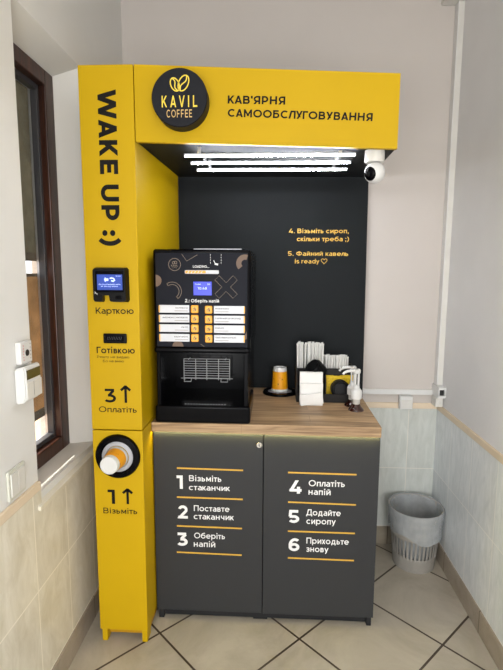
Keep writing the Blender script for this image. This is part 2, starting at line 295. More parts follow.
# ------------------------------------------------------------------ geometric sans lettering drawn as strokes (cap height 1)
def glyph(ch, w):
    """-> (list of convex polygons, advance width) for one character with stroke weight w"""
    h = w/2; out = []
    def clip(poly, lo, hi):
        for s, lim in ((1, lo), (-1, -hi)):
            res = []
            for i in range(len(poly)):
                a, b = poly[i-1], poly[i]; da, db = s*a[1]-lim, s*b[1]-lim
                if (da >= 0) != (db >= 0):
                    t = da/(da-db); res.append((a[0]+(b[0]-a[0])*t, a[1]+(b[1]-a[1])*t))
                if db >= 0: res.append(b)
            poly = res
            if len(poly) < 3: return None
        return poly
    def S(x0, y0, x1, y1, k=1.):
        d = math.hypot(x1-x0, y1-y0) or 1; nx, ny = -(y1-y0)/d*h*k, (x1-x0)/d*h*k
        out.append([(x0+nx, y0+ny), (x1+nx, y1+ny), (x1-nx, y1-ny), (x0-nx, y0-ny)])
    def D(x0, y0, x1, y1, lo, hi, k=1., e0=True, e1=True):
        """slanted stroke cut level at lo and hi"""
        d = math.hypot(x1-x0, y1-y0); ux, uy = (x1-x0)/d, (y1-y0)/d; e = w*.9
        if e0: x0, y0 = x0-ux*e, y0-uy*e
        if e1: x1, y1 = x1+ux*e, y1+uy*e
        nx, ny = -uy*h*k, ux*h*k
        p = clip([(x0+nx, y0+ny), (x1+nx, y1+ny), (x1-nx, y1-ny), (x0-nx, y0-ny)], lo, hi)
        if p: out.append(p)
    def A(cx, cy, rx, ry, a0, a1, n=None):
        n = n or max(6, int(abs(a1-a0)/15)); pts = []
        for i in range(n+1):
            t = math.radians(a0+(a1-a0)*i/n); c, s = math.cos(t), math.sin(t)
            # normal of an ellipse
            nx, ny = ry*c, rx*s; L = math.hypot(nx, ny) or 1; nx, ny = nx/L*h, ny/L*h
            x, y = cx+rx*c, cy+ry*s; pts.append(((x+nx, y+ny), (x-nx, y-ny)))
        for a, b in zip(pts, pts[1:]): out.append([a[0], b[0], b[1], a[1]])
    def dot(cx, cy, r):
        out.append([(cx+r*math.cos(2*PI*i/12), cy+r*math.sin(2*PI*i/12)) for i in range(12)])
    X = .735; DS = -.27
    small = ch.islower()
    low = {'к': 'К', 'м': 'М', 'т': 'Т', 'н': 'Н', 'и': 'И', 'й': 'Й', 'п': 'П', 'л': 'Л', 'в': 'В', 'г': 'Г', 'д': 'Д', 'з': 'З', 'ч': 'Ч', 'ш': 'Ш', 'ь': 'Ь', 'х': 'Х', 'я': 'Я', 'ю': 'Ю', 'о': 'О', 'с': 'С'}
    lat = {'A': 'А', 'K': 'К', 'P': 'Р', 'C': 'С', 'O': 'О', 'M': 'М', 'H': 'Н', 'E': 'Е', 'I': 'І', 'y': 'у', 'e': 'е', 'a': 'а'}
    ch = lat.get(ch, ch); H = 1.
    if ch in low: ch = low[ch]; H = X
    T = H-h
    def stem(x, y0=0., y1=None): S(x, y0, x, H if y1 is None else y1)
    def bowl(x0, W, ya, yb):   # bars at ya (lower) and yb (upper) closed by a round right side
        r = min((yb-ya)/2*1.0, W*.6); cx = W-h-r
        S(x0, ya, cx, ya); S(x0, yb, cx, yb); A(cx, (ya+yb)/2, r, (yb-ya)/2, -90, 90)
    W = .8*H
    if ch == 'К': W = .76*H; stem(h); D(h, .30*H, W-h*1.2, H, 0, H, .95, False); D(.30*H, .55*H, W-h*1.0, 0, 0, H, .95, False)
    elif ch == 'А': W = .86; D(h*1.05, 0, W/2, 1-h*.3, 0, 1); D(W-h*1.05, 0, W/2, 1-h*.3, 0, 1); S(.18, .27, W-.18, .27, .9)
    elif ch == 'В':
        W = .78*H if H == 1 else .76*H; stem(h); bowl(h, W-.05*H, .52*H, T); bowl(h, W, h, .52*H)
    elif ch == 'Б': W = .76; stem(h); S(0, T, .66, T); bowl(h, W, h, .58)
    elif ch == 'Г': W = .62*H; stem(h); S(0, T, W, T)
    elif ch == 'Д':
        W = .98*H; S(0, h, W, h); S(h, -.17, h, h); S(W-h, -.17, W-h, h); stem(W-.12*H-h); S(.30*H, T, W-.12*H, T); D(.16*H, 0, .34*H, H, 0, H)
    elif ch == 'Е': W = .68; stem(h); S(0, T, W, T); S(0, h, W, h); S(0, .51, W*.9, .51)
    elif ch == 'F': W = .66; stem(h); S(0, T, W, T); S(0, .48, W*.9, .48)
    elif ch == 'З':
        W = .66*H; r = W-h-.30*H
        A(.32*H, .74*H+h*.2-h*.5, W*.44, H-h-(.74*H+h*.2-h*.5), 150, -75); A(.32*H, (.52*H+h)/2, W*.50-h*.2, (.52*H-h)/2, 90, -150); S(.18*H, .52*H, .38*H, .52*H, .9)
    elif ch in 'ИЙ':
        W = .84*H; stem(h); stem(W-h); D(h, h*.6, W-h, H-h*.6, 0, H, .95, False, False)
        if ch == 'Й': A(W/2, H+.20, .13, .10, 190, 350)
    elif ch == 'І': W = w; stem(h)
    elif ch == 'Л': W = .82*H; stem(W-h); S(.22*H, T, W, T); D(.05*H+h*.4, 0, .20*H+h, T, 0, H, 1, True, False); A(.0, .2, .001, .001, 0, 1, 1)
    elif ch == 'М': W = .98*H; stem(h); stem(W-h); D(h, H-h*.4, W/2, .26*H, .16*H, H, .9); D(W-h, H-h*.4, W/2, .26*H, .16*H, H, .9)
    elif ch == 'N': W = .86; stem(h); stem(W-h); D(h, H-h*.6, W-h, h*.6, 0, H, .95, False, False)
    elif ch == 'Н': W = .82*H; stem(h); stem(W-h); S(h, H*.51, W-h, H*.51)
    elif ch == 'О': W = 1.06*H; A(W/2, H/2, W/2-h, H/2-h, 0, 360, 30)
    elif ch == 'П': W = .80*H; stem(h); stem(W-h); S(0, T, W, T)
    elif ch == 'Р': W = .74; stem(h); bowl(h, W, .34, T)
    elif ch == 'С': W = .90*H; A(W/2+.05*H, H/2, W/2+.05*H-h, H/2-h, 48, 312, 22)
    elif ch == 'G': W = 1.0; A(W/2, H/2, W/2-h, H/2-h, 48, 335, 22); S(W-h, .12, W-h, .52); S(.55, .48, W-h, .48)
    elif ch == 'Т': W = .74*H; stem(W/2); S(0, T, W, T)
    elif ch == 'У': W = .80; D(h, 1, .42, .36, .2, 1); D(W-h, 1, .22, 0, 0, 1)
    elif ch == 'Х': W = .76*H; D(h*1.1, 0, W-h*1.1, H, 0, H); D(h*1.1, H, W-h*1.1, 0, 0, H)
    elif ch == 'Ч': W = .76*H; stem(W-h); stem(h, .70*H); A(h+.24*H, .70*H, .24*H, .30*H, 180, 270); S(h+.24*H, .40*H, W-h, .40*H)
    elif ch == 'Ш': W = 1.1*H; stem(h); stem(W/2); stem(W-h); S(0, h, W, h)
    elif ch == 'Ь': W = .72*H; stem(h); bowl(h, W, h, .60*H)
    elif ch == 'Ю': W = 1.34*H; stem(h); S(h, .5*H, .36*H, .5*H); ox = .34*H; A((ox+W)/2, H/2, (W-ox)/2-h, H/2-h, 0, 360, 26)
    elif ch == 'Я': W = .76*H; stem(W-h); r = .30*H; cx = h+r; S(cx, T, W-h, T); S(cx, .36*H, W-h, .36*H); A(cx, (T+.36*H)/2, r, (T-.36*H)/2, 90, 270); D(h*1.1, 0, .36*H, .36*H, 0, .40*H)
    elif ch == 'Ф': W = 1.04; stem(W/2); A(W/2, .5, W/2-h, .36-h*.2, 0, 360, 26)
    elif ch == 'W': W = 1.36; D(h*1.05, 1, .36, 0, 0, 1); D(.36, 0, W/2, 1, 0, 1); D(W/2, 1, W-.36, 0, 0, 1); D(W-.36, 0, W-h*1.05, 1, 0, 1)
    elif ch == 'V': W = .84; D(h*1.05, 1, W/2, 0, 0, 1); D(W-h*1.05, 1, W/2, 0, 0, 1)
    elif ch == 'U': W = .82; r = W/2-h; stem(h, .40); stem(W-h, .40); A(W/2, .40, r, .40-h, 180, 360)
    elif ch == 'L': W = .62; stem(h); S(0, h, W, h)
    elif ch == 'D': W = .88; stem(h); S(h, h, .40, h); S(h, T, .40, T); A(.40, .5, W-h-.40, .5-h, -90, 90)
    elif ch == '1': W = .42; stem(W-h); S(0, T, W, T)
    elif ch == '2': W = .72; A(.345, 1-h-.265+h*.4, .285-h*.3, .265-h*.4, 165, -35); D(.60, .60, h*1.3, h, 0, .62, 1, False); S(0, h, W, h)
    elif ch == '3': W = .72; S(.06, T, .62, T); D(.58, T-h*.4, .33, .56, .5, 1, .95, False, False); A(.34, .305, .38-h, .305-h, 88, -145); S(.24, .61-h, .36, .61-h)
    elif ch == '4': W = .80; D(.50, 1, h*1.25, .26, .20, 1); S(.02, .25, W, .25); S(.60, 0, .60, .52)
    elif ch == '5': W = .72; S(.12, T, .64, T); D(.14, 1, .10, .54, .50, 1, 1); S(.06, .60-h, .34, .60-h); A(.33, .31, .39-h, .30-h*1.0, 90, -145)
    elif ch == '6': W = .74; A(W/2, .315, W/2-h, .315-h, 0, 360, 24); A(W/2+.06, .46, W/2+.06-h, .54-h, 52, 195, 14)
    elif ch == '0': W = .80; A(W/2, .5, W/2-h, .5-h, 0, 360, 26)
    elif ch == 'а':
        W = .62; stem(W-h, 0, .46); A(.32, .44, W-h-.32, X-h-.44, 0, 140); S(.30, .44-h*.2, W-h, .44-h*.2, .9); A(.27, .215, .27-h, .215-h, 90, 270); S(.27, h, .34, h); A(.34, .26, W-h-.34, .26-h, 270, 360)
    elif ch == 'е': W = .76; A(W/2, X/2, W/2-h, X/2-h, 0, 318, 22); S(h, X/2-.01, W-h*.4, X/2-.01, .85)
    elif ch == 'б': W = .78; A(W/2, .345, W/2-h, .345-h, 0, 360, 24); A(.52, .42, .52-h, .50, 180, 100); S(.42, .93-h*.2, .70, 1.0-h)
    elif ch == 'р': W = .76; stem(h, DS, X); A(W/2, X/2, W/2-h, X/2-h, 0, 360, 24)
    elif ch == 'd': W = .76; stem(W-h, 0, 1.04); A(W/2, X/2, W/2-h, X/2-h, 0, 360, 24)
    elif ch == 'у': W = .68; D(h, X, .36, .04, -.02, X); D(W-h, X, .20, DS, DS, X)
    elif ch == 'і' or ch == 'i': W = w*1.1; S(W/2, 0, W/2, X); dot(W/2, .94, h*1.25)
    elif ch == 's': W = .58; A(.29, X-h-(X/2-h)/2, .29-h, (X/2-h)/2, 40, 255); A(.29, h+(X/2-h)/2, .29-h, (X/2-h)/2, 75, -140)
    elif ch == 'r': W = .40; stem(h, 0, X); A(.40, .40, .40-h, X-h-.40, 90, 180)
    elif ch == '.': W = w*1.1; dot(W/2, h*1.15, h*1.2)
    elif ch == ',': W = w*1.1; dot(W/2, h*1.15, h*1.2); S(W/2+h*.6, h, W/2-h*.3, -.17, .8)
    elif ch == ':': W = w*1.1; dot(W/2, h*1.3, h*1.3); dot(W/2, X-h*1.3, h*1.3)
    elif ch == ';': W = w*1.1; dot(W/2, h*1.15, h*1.2); S(W/2+h*.6, h, W/2-h*.3, -.17, .8); dot(W/2, X-h*1.3, h*1.3)
    elif ch == ')': W = .34; A(-.22, .42, .22+W-h, .66, -58, 58, 12)
    elif ch == "'": W = w*1.1; S(W/2, .66, W/2, 1.0)
    elif ch == ' ': W = .50
    else: W = .6*(X if small else 1); S(0, h, W, h)
    return out, W

def text(s, m, parent, x, z, y, width, cap, bold=.02, rot=0., name='lettering', spacing=1.):
    """s on a plane facing -y; (x,z) = baseline left; fitted to width and cap height; bold sets the stroke weight"""
    w = .12+bold*2.5; pen = 0.; polys = []
    def side(c):
        return (spacing-1)*.09+(.012 if c in "AWVУАуХхТтГгКкyЛлД'" else (.055 if c in 'ОоСсеCOGабр36' else .085))
    prev = None
    for c in s:
        g, a = glyph(c, w)
        if prev is not None and prev != ' ' and c != ' ': pen += side(prev)+side(c)
        polys += [[(px+pen, py) for px, py in p] for p in g]
        pen += a; prev = c
    xs = [q[0] for p in polys for q in p]; x0, x1 = min(xs), max(xs)
    sx = width/(x1-x0); sz = cap; loc = rootloc(parent); ca, sa = math.cos(rot), math.sin(rot)
    verts, faces = [], []
    for k, p in enumerate(polys):
        if abs(sum(p[i-1][0]*p[i][1]-p[i][0]*p[i-1][1] for i in range(len(p)))) < 1e-7: continue
        if sum(p[i-1][0]*p[i][1]-p[i][0]*p[i-1][1] for i in range(len(p))) < 0: p = p[::-1]
        n = len(verts)
        for px, py in p:
            a = (px-x0)*sx; b = py*sz
            verts.append(Vector((x+a*ca-b*sa, y-.0003-.000022*(k % 23), z+a*sa+b*ca))-loc)
        faces.append(list(range(n, n+len(p))))
    me = bpy.data.meshes.new(name); me.from_pydata(verts, [], faces); me.update(); me.materials.append(m)
    o = bpy.data.objects.new(name, me); COL.objects.link(o); o.parent = parent
    return o

def dup(root, loc=None, rot=None, label=None, group=None):
    r = root.copy(); COL.objects.link(r)
    if loc is not None: r.location = loc
    if rot is not None: r.rotation_euler = rot
    if label: r['label'] = label
    if group: r['group'] = group
    for ch in list(root.children):
        c = ch.copy(); COL.objects.link(c); c.parent = r
        for g in list(ch.children):
            d = g.copy(); COL.objects.link(d); d.parent = c
    return r

# ------------------------------------------------------------------ the room
XL, XR, YB, YF, ZC = -.084, 1.535, .768, -3.6, 2.85
bm = B(); box(bm, -.3, XR+.2, YF, YB+.2, -.1, 0); struct('floor', bm, M['floor'])
bm = B(); box(bm, -.3, XR+.2, YF, YB+.2, ZC, ZC+.1); struct('ceiling', bm, M['ceiling'])
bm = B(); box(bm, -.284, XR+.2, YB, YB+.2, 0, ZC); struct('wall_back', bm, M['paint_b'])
bm = B(); box(bm, XR, XR+.2, YF, YB, 0, ZC); struct('wall_right', bm, M['paint_r'])
# left wall with the splayed window opening
WY0, WY1, WZ0, WZ1 = -.25, .235, .74, 2.238      # at the wall face
FY0, FY1, FZ0, FZ1 = -.30, .168, .752, 2.18     # at the frame
XF, XO = -.169, -.284
bm = B()
def ring(x, y0, y1, z0, z1): return [bm.verts.new((x, a, b)) for a, b in ((y0, z0), (y1, z0), (y1, z1), (y0, z1))]
o1 = ring(XL, YF, YB, 0, ZC); i1 = ring(XL, WY0, WY1, WZ0, WZ1); i2 = ring(XF, FY0, FY1, FZ0, FZ1); i3 = ring(XO, FY0, FY1, FZ0, FZ1); o2 = ring(XO, YF, YB, 0, ZC)
for a, b in ((o1, i1), (i1, i2), (i2, i3), (i3, o2), (o2, o1)):
    for k in range(4): bm.faces.new([a[k], a[(k+1) % 4], b[(k+1) % 4], b[k]])
struct('wall_left', bm, M['paint_l'])

# tiled lower walls, border strips, baseboards
T = .008
bm = B(); box(bm, XL-.001, XL+T, YF, WY0, .1, .757); box(bm, XL-.001, XL+T, WY0, YB, .1, .700); struct('trim_1', bm, M['tile_l'])
bm = B(); box(bm, XR-T, XR+.001, YF, YB-T, .1, .757); struct('trim_2', bm, M['tile_r'])
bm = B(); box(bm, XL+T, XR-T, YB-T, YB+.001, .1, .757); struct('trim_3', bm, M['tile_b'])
def border(x0, x1, y0, y1, bmx): box(bmx, x0, x1, y0, y1, .757, .787, .003)
bm = B(); border(XL-.001, XL+.011, YF, WY0-.004, bm); struct('trim_4', bm, M['border'])
bm = B(); border(XR-.011, XR+.001, YF, YB-.011, bm); struct('trim_5', bm, M['border'])
bm = B(); border(XL+.011, XR-.011, YB-.011, YB+.001, bm); struct('trim_6', bm, M['border'])
bm = B(); box(bm, XL-.001, XL+.014, YF, YB, 0, .1, .002); struct('baseboard_left', bm, M['base'])
bm = B(); box(bm, XR-.014, XR+.001, YF, YB-.014, 0, .1, .002); struct('baseboard_right', bm, M['base'])
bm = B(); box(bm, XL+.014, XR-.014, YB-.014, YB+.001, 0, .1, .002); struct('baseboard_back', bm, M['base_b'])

# window: frame, gaskets, pane, sill
win = bpy.data.objects.new('window_1', None); COL.objects.link(win); win.location = (XF, -.02, FZ0); win['kind'] = 'structure'
def frame_ring(name, m, xa, xb, y0, y1, z0, z1, w, wz=None, bev=.004):
    bm = B(); wz = wz or w
    box(bm, xa, xb, y0, y0+w, z0, z1, bev); box(bm, xa, xb, y1-w, y1, z0, z1, bev)
    box(bm, xa, xb, y0+w-.002, y1-w+.002, z0, z0+wz, bev); box(bm, xa, xb, y0+w-.002, y1-w+.002, z1-wz, z1, bev)
    return obj(name, bm, m, win)
frame_ring('window_frame', M['wood_dark'], -.195, XF+.006, FY0, FY1, FZ0, FZ1, .066, .055)
frame_ring('window_sash', M['gasket'], -.215, -.190, FY0+.05, FY1-.05, FZ0+.045, FZ1-.045, .03, .028, .002)
frame_ring('spacer_bar', M['alu'], -.225, -.213, FY0+.06, FY1-.062, FZ0+.055, FZ1-.055, .014, .014, .001)
bm = B(); box(bm, -.221, -.218, FY0+.07, FY1-.07, FZ0+.065, FZ1-.065); obj('pane', bm, M['glass'], win)
bm = B()
def zsill(x): return .7525+(x-XF)*(.708-.7525)/(-.068-XF)
poly = [(XF+.003, FY0), (XF+.003, FY1+.002), (XL, WY1-.005), (-.068, WY1-.005), (-.066, WY0-.026), (XL+.009, WY0-.026), (XL+.009, WY0-.001), (XL, WY0+.002)]
lo = [bm.verts.new((x, y, zsill(x)-.014)) for x, y in poly]; hi = [bm.verts.new((x, y, zsill(x))) for x, y in poly]
bm.faces.new(lo[::-1]); bm.faces.new(hi)
for i in range(len(poly)): bm.faces.new([lo[i], lo[(i+1) % len(poly)], hi[(i+1) % len(poly)], hi[i]])
obj('window_sill', bm, M['sill'], win)

# outside the window: two shutters, the yard and the house over the way
def blind(label, z0, z1, m, y1, hem):
    t = thing('window_blind', label, 'blind', (-.236, -.04, z0))
    y0 = FY0+.004
    bm = B(); box(bm, -.2385, -.2365, y0+.006, y1-.012, z0+hem, z1-.012); obj('fabric', bm, m, t)
    bm = B(); box(bm, -.2395, -.2345, y1-.012, y1, z0, z1, .001); box(bm, -.2395, -.2345, y0, y0+.006, z0, z1, .001)
    box(bm, -.2395, -.2345, y0+.006, y1-.012, z0, z0+hem, .001); box(bm, -.2395, -.2345, y0+.006, y1-.012, z1-.012, z1, .001)
    obj('hem', bm, M['shutter_f'], t); return t
blind('olive grey blind behind the upper part of the window pane', 1.496, 2.131, M['shutter_o'], .128, .03)
blind('tan blind behind the lower part of the window pane', .888, 1.450, M['shutter_t'], .128, .035)
bm = B(); box(bm, -14, -.284, -9, 12, -.12, -.02); o = struct('ground_outside', bm, M['paving'])
bm = B(); box(bm, -9.2, -9, -9, 14, -.02, 3.2); o = struct('wall_outside', bm, M['peach'])

# ------------------------------------------------------------------ kiosk tower
TW, TH = .19, 2.15
tw = thing('kiosk_tower', 'tall narrow yellow tower marked WAKE UP at the left end of the kiosk', 'kiosk tower', (.095, .36, 0))
bx('upper_body', M['yellow'], tw, 0, TW, 0, .732, .8745, TH, bev=.0025)
bx('lower_body', M['yellow'], tw, 0, TW, 0, .732, .053, .8705, bev=.0025)
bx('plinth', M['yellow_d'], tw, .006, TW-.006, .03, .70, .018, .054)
for fx in (.006, .166):
    for fy in (.006, .66): bx('foot', M['yellow'], tw, fx, fx+.021, fy, fy+.05, 0, .055, bev=.001)
Y0 = -.0002
def t_tower(s, x, z, w, cap, bold=.02): return text(s, M['ink'], tw, x, z, Y0, w, cap, bold)
# WAKE UP :) reads downwards, letter tops to the right
text('WAKE UP :)', M['ink'], tw, .0655, 2.07, Y0, .522, .064, .044, rot=-PI/2)
t_tower('Карткою', .031, 1.307, .139, .023, .012)
t_tower('Готівкою', .029, 1.1625, .141, .024, .02)
t_tower('Решту не видаю', .030, 1.145, .119, .009, .0)
t_tower('Бо не вмію', .051, 1.1295, .077, .009, .0)
t_tower('3', .052, .978, .043, .052, .022)
t_tower('Оплатіть', .029, .941, .142, .022, .008)
t_tower('1', .050, .581, .028, .057, .026)
t_tower('Візьміть', .031, .542, .131, .023, .008)
def arrow(x0, x1, z0, z1):
    bm = B(); cx = (x0+x1)/2; w = .0095
    ribbon(bm, [(cx, z0), (cx, z1-.004)], w, Y0)
    ribbon(bm, [(x0, z1-(x1-x0)*.52), (cx+.001, z1-.002)], w, Y0); ribbon(bm, [(x1, z1-(x1-x0)*.52), (cx-.001, z1-.002)], w, Y0)
    obj('arrow_mark', bm, M['ink'], tw)
arrow(.114, .149, .978, 1.043); arrow(.109, .145, .582, .644)

# ------------------------------------------------------------------ canopy
cn = thing('kiosk_canopy', 'yellow overhead canopy box with dark Cyrillic coffee house lettering', 'canopy', (.64, .36, 1.89))
HX0, HX1 = .1935, 1.080
def hz(x, top): # front fascia hangs a little lower at its free end
    t = (x-HX0)/(HX1-HX0); return (2.149+(2.108-2.149)*t) if top else (1.900+(1.8707-1.900)*t)
bm = B()
hexa(bm, [(HX0, 0, hz(HX0, 0)), (HX1, 0, hz(HX1, 0)), (HX1, .018, hz(HX1, 0)), (HX0, .018, hz(HX0, 0)),
          (HX0, 0, hz(HX0, 1)), (HX1, 0, hz(HX1, 1)), (HX1, .018, hz(HX1, 1)), (HX0, .018, hz(HX0, 1))])
obj('fascia', bm, M['yellow'], cn)
bm = B()
hexa(bm, [(HX0, .018, 1.903), (HX1, .018, 1.876), (1.128, .73, 1.921), (HX0, .73, 1.926),
          (HX0, .018, hz(HX0, 1)-.002), (HX1, .018, hz(HX1, 1)-.002), (1.128, .73, hz(HX1, 1)+.03), (HX0, .73, hz(HX0, 1)-.002)])
obj('ceiling_box', bm, M['dark_back'], cn)
rt = math.atan2(1.8707-1.900, HX1-HX0)*.9
text("КАВ'ЯРНЯ", M['ink'], cn, .510, 2.020, Y0, .193, .026, .035, rot=rt)
text('САМООБСЛУГОВУВАННЯ', M['ink'], cn, .510, 1.978, Y0, .484, .0255, .035, rot=math.atan2(-.019, .484))
# light bars under the canopy
for k, (xa, xb, y) in enumerate(((.352, .949, .066), (.355, .951, .181), (.358, .955, .301))):
    where = ('front', 'middle', 'rear')[k]
    t = thing('led_bar', f'thin glowing white LED bar under the canopy, {where} one of three', 'light', ((xa+xb)/2, y, 1.866), 'LED bars under the canopy')
    bm = B(); box(bm, xa, xb, y-.0036, y+.0036, 1.8640, 1.8695, .0018); obj('diffuser', bm, M['led'], t)
    bm = B(); box(bm, xa-.004, xb+.004, y-.006, y+.006, 1.8695, 1.8745); box(bm, xa-.004, xa, y-.005, y+.005, 1.862, 1.8695); box(bm, xb, xb+.004, y-.005, y+.005, 1.862, 1.8695)
    for xx in (xa+.05, xb-.05):
        u_, v_ = (xx-HX0)/(HX1-HX0), (y-.018)/.712
        zt = (1.903*(1-u_)+1.876*u_)*(1-v_)+(1.926*(1-u_)+1.921*u_)*v_
        box(bm, xx-.006, xx+.006, y-.004, y+.004, 1.8735, zt+.0008)
    obj('channel', bm, M['alu'], t)

# round logo sign on the canopy
sg = thing('round_sign', 'round black coffee bean logo sign mounted on the yellow canopy front', 'sign', (.357, -.03, 2.022))
bm = B(); lathe(bm, [(0, 0), (.092, 0), (.092, .052), (.0895, .055), (0, .055)], (.357, -.0005, 2.022), (0, -1, 0), 64); obj('disc', bm, mat('sign_black', (16, 18, 26), .55, spec=.25, noise=.05), sg, True)
YS = -.0556
ink_logo = mat('logo_gold', (236, 208, 70), .45); ink_coffee = mat('logo_tan', (206, 172, 110), .5)
def bean(cx, cz, a, b, ang, front):
    bm = B(); pts = []
    for i in range(36):
        t = 2*PI*i/36; u, v = a*math.cos(t), b*math.sin(t)
        pts.append((cx+u*math.cos(ang)-v*math.sin(ang), cz+u*math.sin(ang)+v*math.cos(ang)))
    ribbon(bm, pts, .0036, YS, True)
    sp = []
    for i in range(13):
        s = -1+2*i/12; u = .28*a*math.sin(s*PI)*(1 if front else 1); v = s*b*.93
        sp.append((cx+u*math.cos(ang)-v*math.sin(ang), cz+u*math.sin(ang)+v*math.cos(ang)))
    ribbon(bm, sp, .0034, YS-.0002)
    obj('logo', bm, ink_logo, sg)
bean(.3715, 2.066, .0155, .0255, -.45, True)
bean(.3435, 2.062, .0135, .0215, .42, False)
text('KAVIL', ink_logo, sg, .299, 1.992, YS, .117, .036, .014, spacing=3.2)
text('COFFEE', ink_coffee, sg, .3145, 1.960, YS, .084, .0245, .008, spacing=1.9)

# ------------------------------------------------------------------ back panel
bp = thing('back_wall_panel', 'charcoal rear board of the kiosk with small yellow instructions', 'panel', (.66, .745, 0)); bp.name = 'kiosk_backboard'
bm = B(); hexa(bm, [(.1905, .735, .05), (1.142, .735, .05), (1.142, .757, .05), (.1905, .757, .05), (.1905, .735, 1.94), (1.1265, .735, 1.94), (1.1265, .757, 1.94), (.1905, .757, 1.94)])
obj('board', bm, M['dark_back'], bp)
YP = .7348
text('4. Візьміть сироп,', M['ink_y'], bp, .742, 1.653, YP, .297, .022, .014)
text('скільки треба ;)', M['ink_y'], bp, .783, 1.614, YP, .258, .022, .014)
text('5. Файний кавель', M['ink_y'], bp, .740, 1.542, YP, .299, .022, .014)
text('is ready', M['ink_y'], bp, .775, 1.504, YP, .122, .022, .014)
bm = B(); pts = []
for i in range(40):
    t = 2*PI*i/40; pts.append((.921+.0145*math.sin(t)**3, 1.5165+.0009*(13*math.cos(t)-5*math.cos(2*t)-2*math.cos(3*t)-math.cos(4*t))))
ribbon(bm, pts, .0026, YP, True); obj('heart_mark', bm, M['ink_y'], bp)

# ------------------------------------------------------------------ base cabinet
cb = thing('base_cabinet', 'anthracite two door cabinet with numbered instructions under the wooden worktop', 'cabinet', (.645, .44, 0))
bm = B()
box(bm, .1935, .212, .153, .732, .045, .8225); box(bm, 1.079, 1.0965, .153, .732, .045, .8225)
box(bm, .212, 1.079, .153, .732, .045, .063); box(bm, .212, 1.079, .714, .732, .063, .8225)
obj('carcass', bm, M['dark_cab'], cb)
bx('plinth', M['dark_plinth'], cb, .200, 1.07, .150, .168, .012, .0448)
bx('foot', M['dark_plinth'], cb, 1.072, 1.092, .142, .19, 0, .046, bev=.002)
bx('foot', M['dark_plinth'], cb, .200, .222, .142, .19, 0, .046, bev=.002)
bx('foot', M['dark_plinth'], cb, 1.072, 1.092, .65, .70, 0, .046, bev=.002)
bx('foot', M['dark_plinth'], cb, .200, .222, .65, .70, 0, .046, bev=.002)
bx('foot', M['dark_plinth'], cb, .60, .66, .152, .172, .004, .014)
YD = .132
def door(x0, x1, z0, ta, tb, label):
    bm = B(); hexa(bm, [(x0, YD, z0), (x1, YD, z0), (x1, .150, z0), (x0, .150, z0), (x0, YD, ta), (x1, YD, tb), (x1, .150, tb), (x0, .150, ta)])
    bmesh.ops.bevel(bm, geom=bm.edges[:], offset=.001, segments=1, affect='EDGES'); return obj('door', bm, M['dark_cab'], cb, label=label)
dl = door(.1945, .6365, .046, .8270, .8242, 'left cabinet door with steps 1 to 3')
dr = door(.6395, 1.0965, .044, .8242, .8215, 'right cabinet door with steps 4 to 6')
YT = YD-.0002
def cabtext(par, s, x, z, w, cap, bold=.014): text(s, M['ink_w'], par, x, z, YT, w, cap, bold)
def rule(par, x0, z0, x1, z1):
    bm = B(); ribbon(bm, [(x0, z0), (x1, z1)], .0062, YT); obj('rule_line', bm, M['line_y'], par)
for a in ((0.2890, 0.6730, 0.5570, 0.6700), (0.2870, 0.5490, 0.5560, 0.5470), (0.2850, 0.4240, 0.5530, 0.4210), (0.2830, 0.3080, 0.5520, 0.3040)): rule(dl, *a)
for a in ((.737, .666, 1.008, .664), (.739, .541, 1.010, .537), (.740, .416, 1.010, .415), (.742, .299, 1.010, .297)): rule(dr, *a)
cabtext(dl, '1', 0.2870, 0.5850, 0.0250, 0.0570, 0.034)
cabtext(dl, 'Візьміть', 0.3380, 0.6190, 0.1310, 0.0250, 0.012)
cabtext(dl, 'стаканчик', 0.3370, 0.5810, 0.1670, 0.0240, 0.012)
cabtext(dl, '2', 0.2880, 0.4570, 0.0430, 0.0570, 0.034)
cabtext(dl, 'Поставте', 0.3560, 0.4910, 0.1460, 0.0250, 0.012)
cabtext(dl, 'стаканчик', 0.3550, 0.4560, 0.1650, 0.0250, 0.012)
cabtext(dl, '3', 0.2860, 0.3370, 0.0430, 0.0580, 0.034)
cabtext(dl, 'Оберіть', 0.3560, 0.3720, 0.1270, 0.0250, 0.012)
cabtext(dl, 'напій', 0.3540, 0.3350, 0.0890, 0.0260, 0.012)
cabtext(dr, '4', .742, .578, .050, .056, .034)
cabtext(dr, 'Оплатіть', .820, .611, .143, .026); cabtext(dr, 'напій', .820, .575, .088, .026)
cabtext(dr, '5', .742, .452, .043, .056, .034)
cabtext(dr, 'Додайте', .813, .487, .138, .026); cabtext(dr, 'сиропу', .814, .450, .118, .026)
cabtext(dr, '6', .744, .330, .044, .056, .034)
cabtext(dr, 'Приходьте', .816, .365, .171, .026); cabtext(dr, 'знову', .816, .329, .090, .026)
lk = B(); lathe(lk, [(0, 0), (.0125, 0), (.0125, .004), (.010, .0065), (.0055, .0065), (.0050, .003), (0, .003)], (.6205, YD-.0002, .778), (0, -1, 0), 24); lo = obj('lock', lk, M['chrome'], dl, True, 'chrome cam lock')
bm = B(); box(bm, .6190, .6220, YD-.0052, YD-.0028, .7745, .7815); obj('keyhole', bm, M['blk'], lo)

